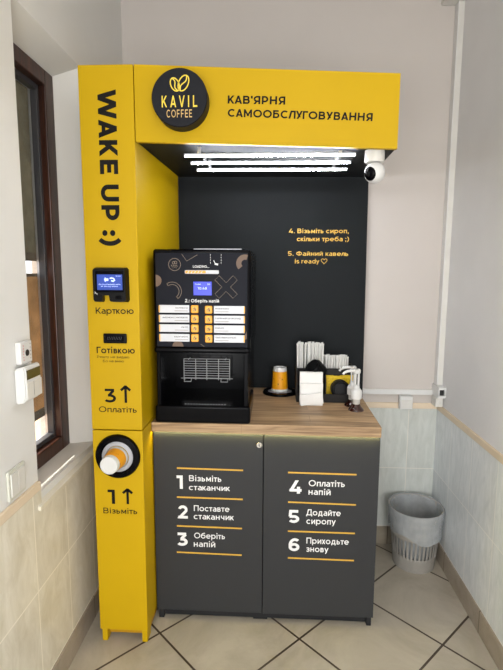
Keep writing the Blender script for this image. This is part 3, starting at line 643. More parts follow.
# worktop
wt = thing('worktop', 'oak look wooden worktop slab lying across the cabinet', 'worktop', (.645, .43, .823))
bm = B(); hexa(bm, [(.1925, .118, .8285), (1.096, .118, .8225), (1.105, .733, .8225), (.1925, .733, .8285), (.1925, .118, .866), (1.096, .118, .865), (1.105, .733, .862), (.1925, .733, .862)])
bmesh.ops.bevel(bm, geom=bm.edges[:], offset=.0015, segments=1, affect='EDGES')
obj('slab', bm, M['wood'], wt)
for (kx, ky, kr) in ((1.062, .195, .016), (.985, .20, .006), (.94, .19, .008)):
    bm = B(); lathe(bm, [(0, 0), (kr, 0)], (kx, ky, .8645), (0, 0, 1), 18, wob=lambda r, h, t, k: (r*(1+.18*math.sin(2*t)), h))
    obj('wood_knot', bm, M['knot'], wt)
bm = B(); hexa(bm, [(.1975, .1235, .8279), (1.090, .1235, .8220), (1.090, .1295, .8220), (.1975, .1295, .8279), (.1975, .1235, .8284), (1.090, .1235, .8225), (1.090, .1295, .8225), (.1975, .1295, .8284)]); tag(obj('led_strip', bm, M['led_w']), 'warm LED strip tucked under the front edge of the wooden worktop', 'light')

# ------------------------------------------------------------------ payment terminal
pt = thing('card_terminal', 'black card payment terminal with lit blue screen on the yellow tower', 'card terminal', (.096, -.01, 1.352))
bm = B()
poly = [(.036, 1.360), (.040, 1.353), (.066, 1.353), (.069, 1.357), (.069, 1.375), (.092, 1.375), (.094, 1.357), (.098, 1.353), (.146, 1.353), (.152, 1.360), (.151, 1.462), (.146, 1.469), (.042, 1.469), (.036, 1.462)]
front = [bm.verts.new((p[0], -.030, p[1])) for p in poly]
back = [bm.verts.new((.0945+(p[0]-.0945)*1.10, -.0005, 1.411+(p[1]-1.411)*1.06)) for p in poly]
bm.faces.new(front); bm.faces.new(back[::-1])
for i in range(len(poly)): bm.faces.new([front[i], back[i], back[(i+1) % len(poly)], front[(i+1) % len(poly)]])
obj('housing', bm, M['blk'], pt)
bx('bezel', M['blk_gloss'], pt, .046, .146, -.0315, -.0295, 1.386, 1.460, bev=.0008)
sc = bx('screen', M['screen_t'], pt, .052, .142, -.0325, -.031, 1.394, 1.448)
bm = B()
ribbon(bm, [(.083, 1.437), (.0795, 1.430), (.083, 1.423)], .004, -.0326); ribbon(bm, [(.080, 1.430), (.093, 1.430)], .009, -.0326)
ribbon(bm, [(.098, 1.434), (.104, 1.436), (.112, 1.434), (.115, 1.428), (.110, 1.424), (.103, 1.427)], .005, -.0326)
obj('symbol', bm, M['scr_txt'], sc)
text('Для оплати прикладіть картку', M['scr_txt'], sc, .058, 1.412, -.0326, .078, .004, .01); text('або телефон до терміналу', M['scr_txt'], sc, .066, 1.405, -.0326, .060, .004, .01)
text('12:40', M['scr_txt'], sc, .119, 1.441, -.0326, .018, .0035, .01)
bm = B(); box(bm, .116, .138, -.0312, -.0295, 1.362, 1.374, .002); obj('card_slot', bm, M['blk_gloss'], pt)
bm = B(); ribbon(bm, [(.0415, 1.381), (.046, 1.384), (.0415, 1.387)], .002, -.0302); ribbon(bm, [(.046, 1.381), (.052, 1.379)], .002, -.0302); obj('mark', bm, M['ink_w'], pt)

# cash slot
cs = thing('cash_slot', 'small black banknote slot set in the yellow tower between two captions', 'cash slot', (.1, 0, 1.2))
frame = B()
box(frame, .057, .143, -.007, -.0003, 1.2, 1.236, .004); obj('bezel', frame, M['blk'], cs)
bm = B(); box(bm, .066, .134, -.0075, -.0068, 1.208, 1.230); fl = obj('slot_mouth', bm, M['blk_gloss'], cs)
bm = B()
for k in range(9): ribbon(bm, [(.072+.0062*k, 1.213), (.076+.0062*k, 1.225)], .0012, -.0076)
obj('ribs', bm, M['gasket'], cs)

# cup dispensers and the inverted cups in them
def dispenser(label, c, ax, cone):
    t = thing('cup_dispenser', label, 'cup dispenser', c)
    bm = B(); lathe(bm, [(.0585, -.0), (.085, 0), (.085, .006), (.081, .012), (.064, .014), (.060, .011), (.0585, 0)], c, ax, 56); obj('ring', bm, M['blk_gloss'], t, True)
    bm = B(); lathe(bm, [(.0588, .001), (.0588, .0085), (.052, .0115), (.0445, cone), (.0435, cone-.003), (.0435, .001)], c, ax, 48); obj('sleeve_lip', bm, M['ring_grey'], t, True, label='grey rubber lip')
    return t
def cup(label, c, ax, h=.098):
    """upside-down paper cup: rim at c, closed bottom pointing along ax"""
    t = thing('paper_cup', label, 'cup', c, 'paper cups')
    bm = B(); lathe(bm, [(.0385, .004), (.0385, .0175), (.0410, .008), (.0420, .003), (.0405, 0), (.0385, .003)], c, ax, 40); obj('rim', bm, M['white_pl'], t, True)
    bm = B(); lathe(bm, [(.0400, .008), (.0345, h-.018)], c, ax, 40); obj('sleeve', bm, M['cup'], t, True, label='orange printed paper side')
    bm = B(); lathe(bm, [(.0345, h-.018), (.0322, h), (.0302, h+.0005), (.0298, h-.004), (0, h-.0045)], c, ax, 40); obj('cup_bottom', bm, M['white_pl'], t, True)
    return t
dispenser('black ringed cup dispenser set in the front of the yellow tower', (.0955, -.0003, .772), (0, -1, 0), .013)
cup('orange paper cup sticking bottom out of the yellow tower dispenser', (.0930, -.0012, .769), Vector((-.06, -1, -.02)), .081)
dispenser('black ringed cup dispenser lying on the wooden worktop', (.706, .630, .8628), (0, 0, 1), .012)
cup('orange paper cup upside down on the worktop dispenser ring', (.706, .630, .8752), (0, 0, 1), .118)

# ------------------------------------------------------------------ coffee machine
cm = thing('coffee_machine', 'large black self service coffee machine standing on the wooden worktop', 'coffee machine', (.39, .42, .860))
MX0, MX1, MF, MB = .200, .582, .163, .68
bm = B()
box(bm, MX0, MX1, MF+.004, MB, 1.140, 1.546, .010, 3)
obj('head_housing', bm, M['blk_gloss'], cm)
bm = B()
box(bm, MX0+.006, .2215, MF+.006, MB, .872, 1.142, .003); box(bm, .5555, MX1-.008, MF+.006, MB, .872, 1.142, .003)
box(bm, .2215, .5555, .45, MB, .872, 1.142)
obj('bay_housing', bm, M['blk_gloss'], cm)
bm = B(); box(bm, MX0-.001, MX1+.001, MF-.006, .46, .8532, .924, .009, 3); tray = obj('drip_tray', bm, M['blk_gloss'], cm)
bm = B()
for i in range(15): box(bm, .315+.0115*i, .3205+.0115*i, MF+.02, MF+.026, .9240, .9252)
obj('drain_grille', bm, M['alu'], tray)
for fx in (.215, .55):
    for fy in (.20, .63):
        bm = B(); lathe(bm, [(0, 0), (.012, 0), (.012, .0215), (0, .0215)], (fx, fy, .8526), (0, 0, 1), 16); obj('foot', bm, M['blk_matte'], cm, True)
# curved lower lip of the upper housing
bm = B(); box(bm, MX0-.001, MX1+.001, MF-.004, MF+.03, 1.139, 1.163, .009, 3); obj('door_lip', bm, M['blk_gloss'], cm)
fp = bx('face_panel', M['navy'], cm, .2105, .5695, MF-.001, MF+.006, 1.1635, 1.531, bev=.002)
bm = B(); box(bm, .36, .545, MF+.008, MF+.10, 1.5455, 1.5475); obj('top_tray', bm, M['alu'], cm)
YM = MF-.0012
def mtext(s, m, x, z, w, cap, bold=.01, par=fp): return text(s, m, par, x, z, YM, w, cap, bold)
# eight drink buttons with their labels
names_l = ['Еспресо', 'Американо з молоком', 'Лате', 'Капучино']; names_r = ['Мокачино', 'Гарячий шоколад', 'Какао', 'Чай лимонний']
zr = [1.3295, 1.2915, 1.2535, 1.2155]
for k, z in enumerate(zr):
    dzr = -.002
    for side in (0, 1):
        zz = z + (dzr if side else 0)
        x0, x1 = (.2225, .3420) if side == 0 else (.4385, .5590)
        bm = B(); box(bm, x0, x1, MF-.0035, MF-.0008, zz-.0305, zz, .0012, 1); pl = obj('label_plate', bm, M['plate'], cm)
        bm = B()
        if side == 0: box(bm, x0-.0012, x0+.0035, MF-.0039, MF-.001, zz-.0285, zz-.002)
        else: box(bm, x1-.0035, x1+.0012, MF-.0039, MF-.001, zz-.0285, zz-.002)
        obj('amber_edge', bm, M['btn'], pl)
        s = (names_l, names_r)[side][k]; w = min(.100, .0068*len(s)); xs = x1-.006-w if side == 0 else x0+.006
        text(s.upper(), M['grey_ink'], pl, xs, zz-.0135, MF-.0036, w, .0052, .02)
        w2 = .052; xs2 = x1-.006-w2 if side == 0 else x0+.006
        bm = B(); ribbon(bm, [(xs2, zz-.0225), (xs2+w2, zz-.0225)], .0028, MF-.0036); obj('small_print', bm, mat('faint_print', (176, 172, 172), .6), pl)
        b0, b1 = (.3490, .3780) if side == 0 else (.4040, .4325)
        bm = B(); box(bm, b0, b1, MF-.005, MF-.0008, zz-.0305, zz, .004, 2); bt = obj('button', bm, M['btn'], cm)
        bm = B(); cx, cz = (b0+b1)/2, zz-.0165
        lathe(bm, [(.0052, 0), (.0068, 0), (.0068, .0005), (.0052, .0005), (.0052, 0)], (cx, MF-.005, cz), (0, -1, 0), 16)
        ribbon(bm, [(cx-.001, cz+.008), (cx-.001, cz)], .0022, MF-.0052); ribbon(bm, [(cx, cz), (cx+.005, cz-.002)], .004, MF-.0052)
        obj('finger_mark', bm, M['brownpat'], bt)
ds = bx('display', M['screen_b'], cm, .3590, .4310, MF-.0035, MF-.0008, 1.368, 1.4215, bev=.001)
text('Готовий', M['scr_txt'], ds, .366, 1.409, MF-.0037, .022, .005, .0); text('00', M['scr_txt'], ds, .414, 1.409, MF-.0037, .010, .005, .0)
text('10:46', M['scr_txt'], ds, .376, 1.391, MF-.0037, .036, .009, .01)
mtext('2.: Оберіть напій', M['ink_w'], .325, 1.3405, .134, .013, .02)
mtext('LOADING...', M['ink_w'], .358, 1.4745, .064, .0095, .02)
bm = B(); box(bm, .3265, .4590, MF-.0025, MF-.0008, 1.451, 1.4655, .004, 3); pb = obj('progress_bar', bm, M['plate'], cm)
bm = B(); box(bm, .3290, .4080, MF-.0031, MF-.002, 1.4535, 1.463, .002, 2); obj('progress_fill', bm, M['btn'], pb)
bm = B()
for k in range(5): ribbon(bm, [(.338+.013*k, 1.4545), (.343+.013*k, 1.462)], .003, MF-.0032)
obj('progress_stripe', bm, M['plate'], pb)
def circ(cx, cz, r, a0=0, a1=2*PI, n=30): return [(cx+r*math.cos(a0+(a1-a0)*i/n), cz+r*math.sin(a0+(a1-a0)*i/n)) for i in range(n+1)]
bm = B(); ribbon(bm, circ(.2865, 1.4865, .0235), .0018, YM); ribbon(bm, circ(.283, 1.4935, .005), .0018, YM); ribbon(bm, circ(.2905, 1.4945, .005), .0018, YM); obj('logo', bm, M['outline'], fp)
mtext('KAVIL', M['outline'], .2735, 1.479, .026, .007, .02); mtext('COFFEE', M['outline'], .277, 1.473, .019, .004, .0)
bm = B()   # outlined cross
def pat(m=None):
    global bm
    obj('face_pattern', bm, m or M['outline'], fp); bm = B()
c0 = (.487, 1.401); a = .050; w = .0118; ang = PI/4
cr = [(-w, -a), (w, -a), (w, -w), (a, -w), (a, w), (w, w), (w, a), (-w, a), (-w, w), (-a, w), (-a, -w), (-w, -w)]
ribbon(bm, [(c0[0]+p*math.cos(ang)-q*math.sin(ang), c0[1]+p*math.sin(ang)+q*math.cos(ang)) for p, q in cr], .0014, YM, True); pat()
ribbon(bm, [(.315, 1.527), (.334, 1.500), (.376, 1.524)], .0016, YM); pat()
pts = circ(.276, 1.383, .036, -.9, 2.2, 20) + circ(.276, 1.383, .0265, 2.2, -.9, 20)
ribbon(bm, pts, .0018, YM, True); pat()
for xx in (.4265, .4680):
    for kk in range(4): ribbon(bm, [(xx, 1.527-.010*kk), (xx, 1.5205-.010*kk)], .0014, YM)
pat(M['ink_w'])
ribbon(bm, [(.439, 1.503), (.446, 1.488)], .003, YM); ribbon(bm, [(.443, 1.490), (.456, 1.487)], .007, YM); pat(M['ink_w'])
ribbon(bm, [(.385, 1.176), (.400, 1.166)], .0018, YM)
obj('face_pattern', bm, M['outline'], fp)
bm = B(); ribbon(bm, circ(.560, 1.492, .024, 1.2, 3.9, 14), .020, YM); obj('face_pattern', bm, M['brownpat'], fp)
bm = B(); prism(bm, circ(.2112, 1.424, .023, -PI/2, PI/2, 14), YM-.0006, YM); pat(M['brownpat']); prism(bm, circ(.295, 1.1655, .022, 0, PI, 14), YM-.0006, YM); pat(M['brownpat'])
prism(bm, [(.5675, 1.228), (.5675, 1.198), (.557, 1.192), (.556, 1.205)], YM-.0006, YM); obj('face_pattern', bm, M['brownpat'], fp)
# bay details: nozzles, fold-down wire rack
bm = B(); lathe(bm, [(0, 0), (.018, 0), (.022, .02), (0, .02)], (.345, .33, 1.118), (0, 0, 1), 20)
for i in range(6): box(bm, .305+.03*i, .312+.03*i, .30, .306, 1.126, 1.141)
obj('nozzle', bm, M['gasket'], cm, True)
bm = B(); yr = .40; X0, X1, Z0, Z1 = .272, .478, .985, 1.072
def wire(p, q, r=.0017): tube(bm, [p, q], r, 6)
for z in [Z0+ (Z1-Z0)*k/8 for k in range(9)]: wire((X0, yr, z), (X1, yr, z), .0015)
for x in (X0, .325, .375, .428, X1): wire((x, yr-.003, Z0-.008), (x, yr-.003, Z1), .002)
wire((X0-.014, yr, Z0-.002), (X1+.014, yr, Z0-.002), .002)
for x in (X0+.004, .440): tube(bm, [(x, yr-.003, Z0), (x, yr-.022, Z0-.012), (x+.03, yr-.022, Z0-.012), (x+.03, yr-.003, Z0)], .002, 6)
for x in (X0+.02, X1-.02): wire((x, yr, Z1-.003), (x, .452, Z1-.003), .002)
obj('cup_rack', bm, M['steel'], cm, True, 'steel wire cup rack')

MS = .9765   # true size of the machine, front flush with the worktop edge
cm.scale = (MS, MS, MS); cm.location = (.6746+(.39-.6746)*MS, .120+(.42-.163)*MS, 1.4567+(.860-1.4567)*MS)

# ------------------------------------------------------------------ security camera under the canopy
sv = thing('security_camera', 'white dome security camera hanging below the canopy at its free end', 'camera', (1.018, .062, 1.80))
bm = B(); lathe(bm, [(0, 0), (.0325, 0), (.034, .006), (.034, .042), (0, .042)], (1.018, .062, 1.839), (0, 0, 1), 32); obj('mount', bm, M['offwhite_pl'], sv, True)
bm = B(); lathe(bm, [(0, -.036)]+[(.036*math.cos(a), .036*math.sin(a)) for a in [-PI/2+PI*k/18 for k in range(1, 18)]]+[(0, .036)], (1.020, .060, 1.8055), (0, 0, 1), 32); obj('ball', bm, M['white_pl'], sv, True)
ax = Vector((-.70, -.66, -.26)).normalized()
bm = B(); lathe(bm, [(.0364*math.sin(a), .0364*math.cos(a)) for a in [.70-.70*k/10 for k in range(10)]]+[(0, .0364)], (1.020, .060, 1.8055), ax, 32, wob=None); obj('lens_cover', bm, M['blk_gloss'], sv, True, 'black lens window')
bm = B(); lathe(bm, [(0, .0366), (.007, .0366), (.008, .038), (.005, .0385), (0, .0372)], (1.020, .060, 1.8055), ax, 20); obj('lens', bm, M['blk'], sv, True)

# ------------------------------------------------------------------ organizer with straws, lids, sachets, napkins
ZT = .8637
og = thing('condiment_organizer', 'dark two compartment organizer tray at the back of the worktop', 'organizer', (.925, .56, ZT))
OX0, OX1, OY0, OY1, OM = .781, 1.062, .462, .66, .560
bx('tray_floor', M['org'], og, OX0, OX1, OY0, OY1, ZT, ZT+.005)
bx('front_lip', M['org'], og, OX0, OX1, OY0, OY0+.006, ZT+.005, .903)
bx('middle_wall', M['org'], og, OX0+.005, OX1-.005, OM, OM+.005, ZT+.005, 1.004)
bx('rear_wall', M['org'], og, OX0, OX1, OY1-.006, OY1, ZT+.005, 1.012)
for x in (OX0, OX1-.005):
    bm = B(); prism(bm, [(OY0+.006, ZT+.005), (OY1-.006, ZT+.005), (OY1-.006, 1.010), (OY0+.02, 1.010), (OY0+.006, .99)] if x == OX0 else [(OY0+.006, ZT+.005), (OY1-.006, ZT+.005), (OY1-.006, 1.010), (OM, 1.005), (OY0+.006, .93)], x, x+.005, 'x'); obj('side_wall', bm, M['org'], og)
bm = B(); prism(bm, [(OY0+.006, ZT+.005), (OY1-.006, ZT+.005), (OY1-.006, 1.008), (OY0+.04, 1.000), (OY0+.006, .95)], .9135, .9185, 'x'); obj('divider', bm, M['org'], og)

# wrapped straws, each a thing
def straw_proto(h):
    bm = B(); tube(bm, [(0, 0, 0), (0, 0, h*.5), (0, 0, h)], [.0044, .0044, .0042], 7)
    box(bm, -.0050, .0050, -.0006, .0006, h-.004, h+.004)
    return bm
def straws(x0, x1, top, label, group, cols, rows):
    h = top-(ZT+.006); first = None
    for r in range(rows):
        for c in range(cols):
            x = x0+(x1-x0)*(c+.5)/cols + random.uniform(-.002, .002); y = OM+.016+(OY1-OM-.034)*(r+.5)/rows + random.uniform(-.003, .003)
            rot = (random.uniform(-.015, .015), random.uniform(-.02, .02), random.uniform(-.6, .6)); loc = (x, y, ZT+.006)
            if first is None:
                first = obj('wrapped_straw', straw_proto(h), M['straw'], None, True); tag(first, label, 'straw', group); first.location = loc; first.rotation_euler = rot
            else:
                s = first.copy(); COL.objects.link(s); s.location = loc; s.rotation_euler = rot
            o = first if (r == 0 and c == 0) else s
            o.scale = (1, 1, 1 + random.uniform(-.02, .012))
straws(.788, .914, 1.118, 'long paper wrapped straw standing upright in the taller bunch above the napkins', 'long straws above the napkins', 11, 3)
straws(.924, 1.034, 1.056, 'short paper wrapped stirrer standing upright in the lower bunch above the yellow sachets', 'short stirrers above the sachets', 12, 3)

# napkins leaning against the organizer front, in three steps
def napkins(h, n, y0, label, group):
    first = None
    for k in range(n):
        if first is None:
            bm = B(); box(bm, -.051, .051, -.0022, .0022, 0, h, .0016, 2); o = first = obj('napkin', bm, M['paper'], None); tag(o, label, 'napkin', group)
        else: o = first.copy(); COL.objects.link(o)
        o.location = (.8465+random.uniform(-.002, .002), y0-.0052*k, ZT+.0005); o.rotation_euler = (-.02, 0, 0)
    return first
napkins(.145, 5, .4555, 'folded white napkin in the tallest rear step of the pile before the organizer', 'tall white napkins')
napkins(.098, 3, .4285, 'folded white napkin in the middle step of the pile before the organizer', 'middle white napkins')
napkins(.052, 2, .4120, 'folded white napkin in the lowest front step of the pile', 'low white napkins')
tn = napkins(.050, 1, .4000, 'white napkin tilted askew at the very front of the pile', None)
tn.rotation_euler = (-.03, -.13, 0); tn.location = (.8495, .3985, ZT+.0066)

# black cup lids: one nested row tipped on the organizer, one standing in the right compartment
def lid_bm():
    bm = B(); lathe(bm, [(0, .010), (.030, .010), (.033, .013), (.037, .012), (.040, .003), (.0435, .002), (.0435, -.001), (.039, -.001), (.036, .009), (0, .007)], (0, 0, 0), (0, 0, 1), 36); return bm
def lid_row(n, c, d, step, lab, grp):
    d = Vector(d).normalized(); q = Vector((0, 0, 1)).rotation_difference(d); me = None
    for k in range(n):
        if me is None: o = obj('cup_cover', lid_bm(), M['blk'], None, True); me = o
        else: o = me.copy(); COL.objects.link(o)
        tag(o, lab, 'lid', grp)
        o.location = Vector(c)+d*step*k; o.rotation_mode = 'QUATERNION'; o.rotation_quaternion = q
lid_row(7, (.888, .512, .990), (-.60, -.35, .66), .0078, 'black cup lid in the tipped nested row above the white napkins', 'tipped black lids over the napkins')
lid_row(7, (.988, .536, .9145), (0, -1, .10), .0078, 'black cup lid standing on edge in the right compartment below the yellow sachets', 'upright black lids below the sachets')
# yellow sugar sachets
bm = B(); box(bm, -.021, .021, -.0022, .0022, 0, .105, .002, 2); sa0 = obj('sugar_sachet', bm, M['sugar'], None)
k = 0
for row in range(2):
    for i in range(5):
        s = sa0 if k == 0 else sa0.copy()
        if k: COL.objects.link(s)
        tag(s, 'yellow sugar sachet standing behind the upright black lids', 'sachet', 'yellow sugar sachets'); k += 1
        s.location = (.940+.0245*i+.006*row, .5555-.0068*row-.0012*(i % 2), ZT+.006); s.rotation_euler = (.01, random.uniform(-.06, .06), random.uniform(-.06, .06)); s.scale.z = 1+random.uniform(-.04, .02)

# syrup pumps
def pump(label, c, s=1.):
    t = thing('syrup_pump', label, 'syrup pump', c, 'syrup pumps'); x, y, z = c
    bm = B(); lathe(bm, [(0, 0), (.034, 0), (.033, .005), (.026, .012), (.019, .020), (.015, .030), (0, .030)], c, (0, 0, 1), 32); obj('bottle_shoulder', bm, M['amber'], t, True, 'dark amber glass shoulder')
    bm = B(); lathe(bm, [(.014, .026), (.0165, .030), (.0165, .058), (0, .058)], c, (0, 0, 1), 24); obj('neck', bm, M['clear'], t, True)
    bm = B(); tube(bm, [(x-.001, y, z+.012), (x-.001, y, z+.06)], .0075, 12); obj('dip_tube', bm, M['white_pl'], t, True)
    bm = B()
    lathe(bm, [(0, .052), (.0225, .052), (.0235, .056), (.0235, .084), (.019, .092), (.013, .098), (.011, .112), (0, .112)], c, (0, 0, 1), 12)
    obj('collar', bm, M['white_pl'], t)
    bm = B(); tube(bm, [(x-.006, y, z+.108), (x-.006, y, z+.168)], .0038, 10); tube(bm, [(x+.0065, y, z+.108), (x+.0065, y, z+.168)], .0048, 10); obj('plunger', bm, M['white_pl'], t, True)
    bm = B(); lathe(bm, [(0, .163), (.012, .163), (.0145, .168), (.0145, .177), (.011, .182), (0, .183)], c, (0, 0, 1), 24)
    tube(bm, [(x+.004, y, z+.175), (x-.020, y-.003, z+.176), (x-.042, y-.006, z+.174), (x-.056, y-.008, z+.168), (x-.062, y-.008, z+.160)], [.0075, .0068, .006, .0052, .005], 12)
    obj('nozzle_head', bm, M['white_pl'], t, True)
pump('white syrup pump nearest the worktop front edge', (1.036, .350, .8642))
pump('white syrup pump half hidden behind the other pump', (1.030, .4225, .8638))

# ------------------------------------------------------------------ wall fittings
ks = thing('alarm_keypad', 'white alarm keypad with dark display on the wall by the window', 'alarm keypad', (XL, -.305, 1.07))
bm = B(); prism(bm, [(XL+.0005, 1.172), (-.052, 1.180), (-.049, 1.165), (-.049, 1.090), (-.056, 1.072), (XL+.0005, 1.066)], -.352, -.262, 'y')
bmesh.ops.bevel(bm, geom=bm.edges[:], offset=.004, segments=2, affect='EDGES'); obj('housing', bm, M['white_pl'], ks)
bx('lcd', M['lcd'], ks, -.0495, -.0478, -.345, -.268, 1.140, 1.168)
fl = bx('flap', M['offwhite_pl'], ks, -.0495, -.0465, -.350, -.264, 1.080, 1.132, bev=.001)
bm = B(); box(bm, -.0468, -.0462, -.312, -.311, 1.085, 1.13); obj('flap_seam', bm, M['gasket'], fl)
sn = thing('gas_detector', 'small white detector box with red dots above the alarm keypad', 'detector', (XL, -.30, 1.18))
bm = B(); box(bm, XL+.0005, -.066, -.340, -.275, 1.184, 1.250, .003, 2); obj('housing', bm, M['white_pl'], sn)
bm = B()
for k in range(6): lathe(bm, [(0, 0), (.0022, 0), (0, .0012)], (-.066, -.324, 1.238-.0085*k), (1, 0, 0), 8)
obj('indicator', bm, M['red'], sn)
bm = B(); lathe(bm, [(0, 0), (.010, 0), (.009, .002), (0, .0022)], (-.066, -.304, 1.215), (1, 0, 0), 16); obj('sensor_grille', bm, M['blk_matte'], sn)
bm = B()
for k in range(5): lathe(bm, [(0, 0), (.0018, 0), (0, .001)], (-.066, -.285, 1.240-.011*k), (1, 0, 0), 8)
obj('vent_hole', bm, M['gasket'], sn)
sw = thing('light_switch', 'ivory double rocker light switch low on the painted wall beside the tiles', 'light switch', (XL, -.38, .84))
bm = B(); box(bm, XL+.0005, XL+.009, -.428, -.336, .799, .889, .003, 2); obj('faceplate', bm, M['switch'], sw)
for y0 in (-.418, -.381): bx('rocker', M['offwhite_pl'], sw, XL+.008, XL+.0125, y0, y0+.036, .810, .878, bev=.0015)

tk = thing('cable_trunking', 'white vertical cable trunking running up the room corner', 'cable trunking', (1.515, .745, .9))
bm = B(); box(bm, 1.507, 1.5345, .722, .7675, .89, 2.70, .001); obj('duct', bm, M['offwhite_pl'], tk)
bm = B(); box(bm, 1.5055, 1.509, .7205, .765, .89, 2.70); obj('lid', bm, M['white_pl'], tk)
th = thing('cable_trunking', 'white horizontal cable trunking along the wall behind the kiosk', 'cable trunking', (1.3, .76, .85))
bm = B(); box(bm, 1.00, 1.498, .7565, .7675, .832, .860, .001); obj('duct', bm, M['offwhite_pl'], th)
bm = B(); box(bm, 1.00, 1.498, .754, .757, .834, .858); obj('lid', bm, M['white_pl'], th)
tj = thing('trunking_stub', 'short open ended white trunking stub in the corner above the tiles', 'cable trunking', (1.516, .71, .84))
bm = B()
x0, x1, y0, y1, z0, z1 = 1.498, 1.5345, .668, .7665, .838, .893
box(bm, x0, x0+.006, y0, y1, z0, z1); box(bm, x1-.006, x1, y0, y1, z0, z1); box(bm, x0+.006, x1-.006, y0, y1, z0, z0+.012); box(bm, x0+.006, x1-.006, y0, y1, z1-.012, z1); box(bm, x0+.006, x1-.006, y1-.02, y1, z0+.012, z1-.012)
obj('duct', bm, M['white_pl'], tj)
bm = B(); box(bm, x0+.0065, x1-.0065, y0+.01, y0+.02, z0+.0125, z1-.0125); obj('duct_shade', bm, M['blk_matte'], tj, label='dark open end')  # black block paints the shade inside the open duct end
sk = thing('corner_socket', 'rounded white socket fitting in the corner under the trunking stub', 'socket', (1.51, .70, .79))
bm = B(); prism(bm, [(1.494, .7875), (1.530, .7875), (1.530, .8365), (1.503, .8365), (1.496, .825)], .690, .7530, 'y'); obj('housing', bm, M['offwhite_pl'], sk)
bm = B(); lathe(bm, [(.008, 0), (.011, 0), (.011, .003), (.008, .003), (.008, 0)], (1.514, .690, .812), (0, -1, 0), 20); obj('socket_face', bm, M['white_pl'], sk, True)
ob = thing('wall_outlet', 'square white outlet box on the wall just under the horizontal trunking', 'outlet', (1.36, .755, .79))
bm = B(); box(bm, 1.326, 1.391, .722, .7565, .762, .831, .004, 2); obj('housing', bm, M['white_pl'], ob)
bm = B(); box(bm, 1.332, 1.385, .7205, .7228, .770, .812, .002); obj('cover', bm, M['offwhite_pl'], ob)
tb = thing('junction_box', 'grey white junction box at the top of the corner trunking', 'junction box', (1.50, .74, 2.71))
bm = B(); box(bm, 1.44, 1.533, .70, .7675, 2.702, 2.78, .006, 2); obj('housing', bm, M['offwhite_pl'], tb)
bm = B(); box(bm, 1.445, 1.53, .697, .7015, 2.71, 2.775, .002); obj('cover', bm, M['white_pl'], tb)

# ------------------------------------------------------------------ waste bin
bn = thing('waste_bin', 'taupe slotted plastic waste bin standing in the tiled corner', 'bin', (1.396, .60, 0))
BC = (1.396, .60, 0); RB, RT, BH = .100, .129, .300
def rb(z): return RB+(RT-RB)*z/BH
bm = B(); seg = 72
zs = [.004, .012, .060, .072, .165, .17, .280, BH]
rings = [[bm.verts.new((BC[0]+rb(z)*math.cos(2*PI*i/seg), BC[1]+rb(z)*math.sin(2*PI*i/seg), z)) for i in range(seg)] for z in zs]
for k in range(len(zs)-1):
    for i in range(seg):
        if k == 3 and i % 2 == 0: continue     # open slots
        j = (i+1) % seg; bm.faces.new([rings[k][i], rings[k][j], rings[k+1][j], rings[k+1][i]])
bm.faces.new(rings[0][::-1])
body = obj('bucket', bm, M['bin'], bn, True)
md = body.modifiers.new('thick', 'SOLIDIFY'); md.thickness = .003; md.offset = -1
bm = B(); lathe(bm, [(RT-.002, BH-.004), (RT+.004, BH-.006), (RT+.006, BH), (RT+.003, BH+.005), (RT-.003, BH+.004), (RT-.002, BH-.004)], BC, (0, 0, 1), 64); obj('rim', bm, M['bin'], bn, True)
bm = B(); lathe(bm, [(RB-.004, 0), (RB+.001, 0), (RB+.002, .012), (RB-.002, .012), (RB-.004, 0)], BC, (0, 0, 1), 56); obj('foot_ring', bm, M['bin'], bn, True)
# translucent liner pulled over the rim
def wob(r, h, t, k):
    n = math.sin(7*t+k)*.4+math.sin(13*t+1.7*k)*.3+math.sin(23*t+2.3*k)*.3
    if k <= 3: return (r*(1+.012*n*(3-k)/3+.003*n), h+(.018*math.sin(2*t+.6)+.006*math.sin(5*t) if k == 0 else 0))
    if k == 4: return (r, h)
    return (max(.01, r*(1+.06*n)), h+.008*n)
bm = B(); lathe(bm, [(.1275, .176), (.130, .20), (.1325, .245), (.1365, .290), (.134, BH+.0075), (.1225, BH-.002), (.114, .23), (.100, .14), (.080, .06), (.03, .022), (0, .02)], BC, (0, 0, 1), 96, wob=wob)
for v in bm.verts:   # keep the liner off the tiled wall
    v.co.x = min(v.co.x, XR-T-.0012)
tag(obj('bin_liner', bm, M['bag'], None, True), 'translucent pale grey bag lining the waste bin, folded over its rim', 'bin liner')

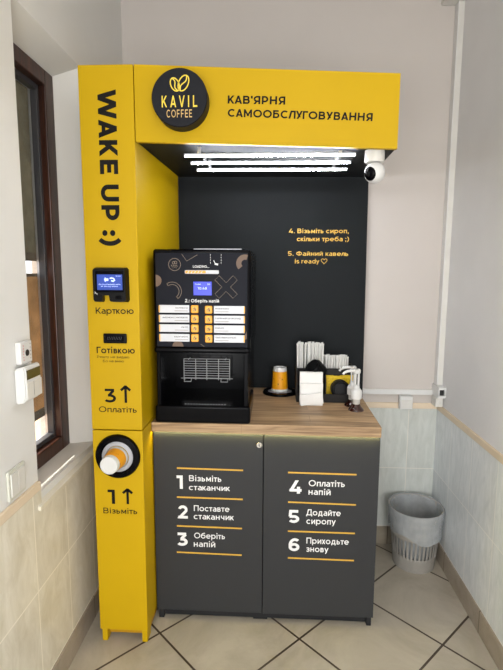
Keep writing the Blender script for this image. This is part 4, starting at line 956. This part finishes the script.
# ------------------------------------------------------------------ camera
C = Vector((.6746, -1.6652, 1.4567)); yaw, pit, roll, F = .0482, -.1317, .0051, 470.534
fw = Vector((-math.sin(yaw)*math.cos(pit), math.cos(yaw)*math.cos(pit), math.sin(pit)))
r0 = Vector((math.cos(yaw), math.sin(yaw), 0)); u0 = r0.cross(fw)
r = r0*math.cos(roll)+u0*math.sin(roll); u = -r0*math.sin(roll)+u0*math.cos(roll)
cd = bpy.data.cameras.new('camera'); cam = bpy.data.objects.new('camera', cd); COL.objects.link(cam)
cam.matrix_world = Matrix(((r.x, u.x, -fw.x, C.x), (r.y, u.y, -fw.y, C.y), (r.z, u.z, -fw.z, C.z), (0, 0, 0, 1)))
cd.sensor_fit = 'VERTICAL'; cd.sensor_height = 36; cd.lens = 36*F/670; cd.clip_start = .02; cd.clip_end = 100
scn.camera = cam

# ------------------------------------------------------------------ light
w = bpy.data.worlds.new('world'); scn.world = w; w.use_nodes = True
bg = w.node_tree.nodes['Background']; bg.inputs[0].default_value = (.96, .98, 1, 1); bg.inputs[1].default_value = 2.1
def area(name, loc, target, sx, sy, e, col=(1, 1, 1)):
    l = bpy.data.lights.new(name, 'AREA'); l.shape = 'RECTANGLE'; l.size = sx; l.size_y = sy; l.energy = e; l.color = col
    o = bpy.data.objects.new(name, l); COL.objects.link(o); o.location = loc
    o.rotation_euler = (Vector(target)-Vector(loc)).to_track_quat('-Z', 'Y').to_euler(); return o
area('doorway_light', (1.15, -3.2, 1.15), (.6, .5, .8), 1.0, 1.8, 34, (1, .985, .96))
area('right_wall_fill', (-.02, -2.7, 1.0), (1.5, .3, .7), .5, 1.3, 24, (.96, .98, 1))  # unseen fill added behind the camera to brighten the right wall
area('left_wall_fill', (1.47, -2.7, 1.2), (-.08, -.2, .8), .5, 1.4, 8, (.98, .99, 1))  # second added fill from behind, lifts the left wall; no door is built
area('overhead_fill', (.75, -1.3, 2.8), (.75, -1.2, 0), .9, .9, 3, (1, .97, .93))  # unseen weak fill from overhead for the near room
s = bpy.data.lights.new('sun', 'SUN'); s.energy = 12; s.angle = .03; s.color = (1, .93, .8)
so = bpy.data.objects.new('sun', s); COL.objects.link(so); so.location = (-3, -2, 4)
so.rotation_euler = Vector((.70, -.14, -.735)).to_track_quat('-Z', 'Y').to_euler()

scn.view_settings.view_transform = 'Standard'
scn.view_settings.look = 'None'
scn.view_settings.exposure = 0.0
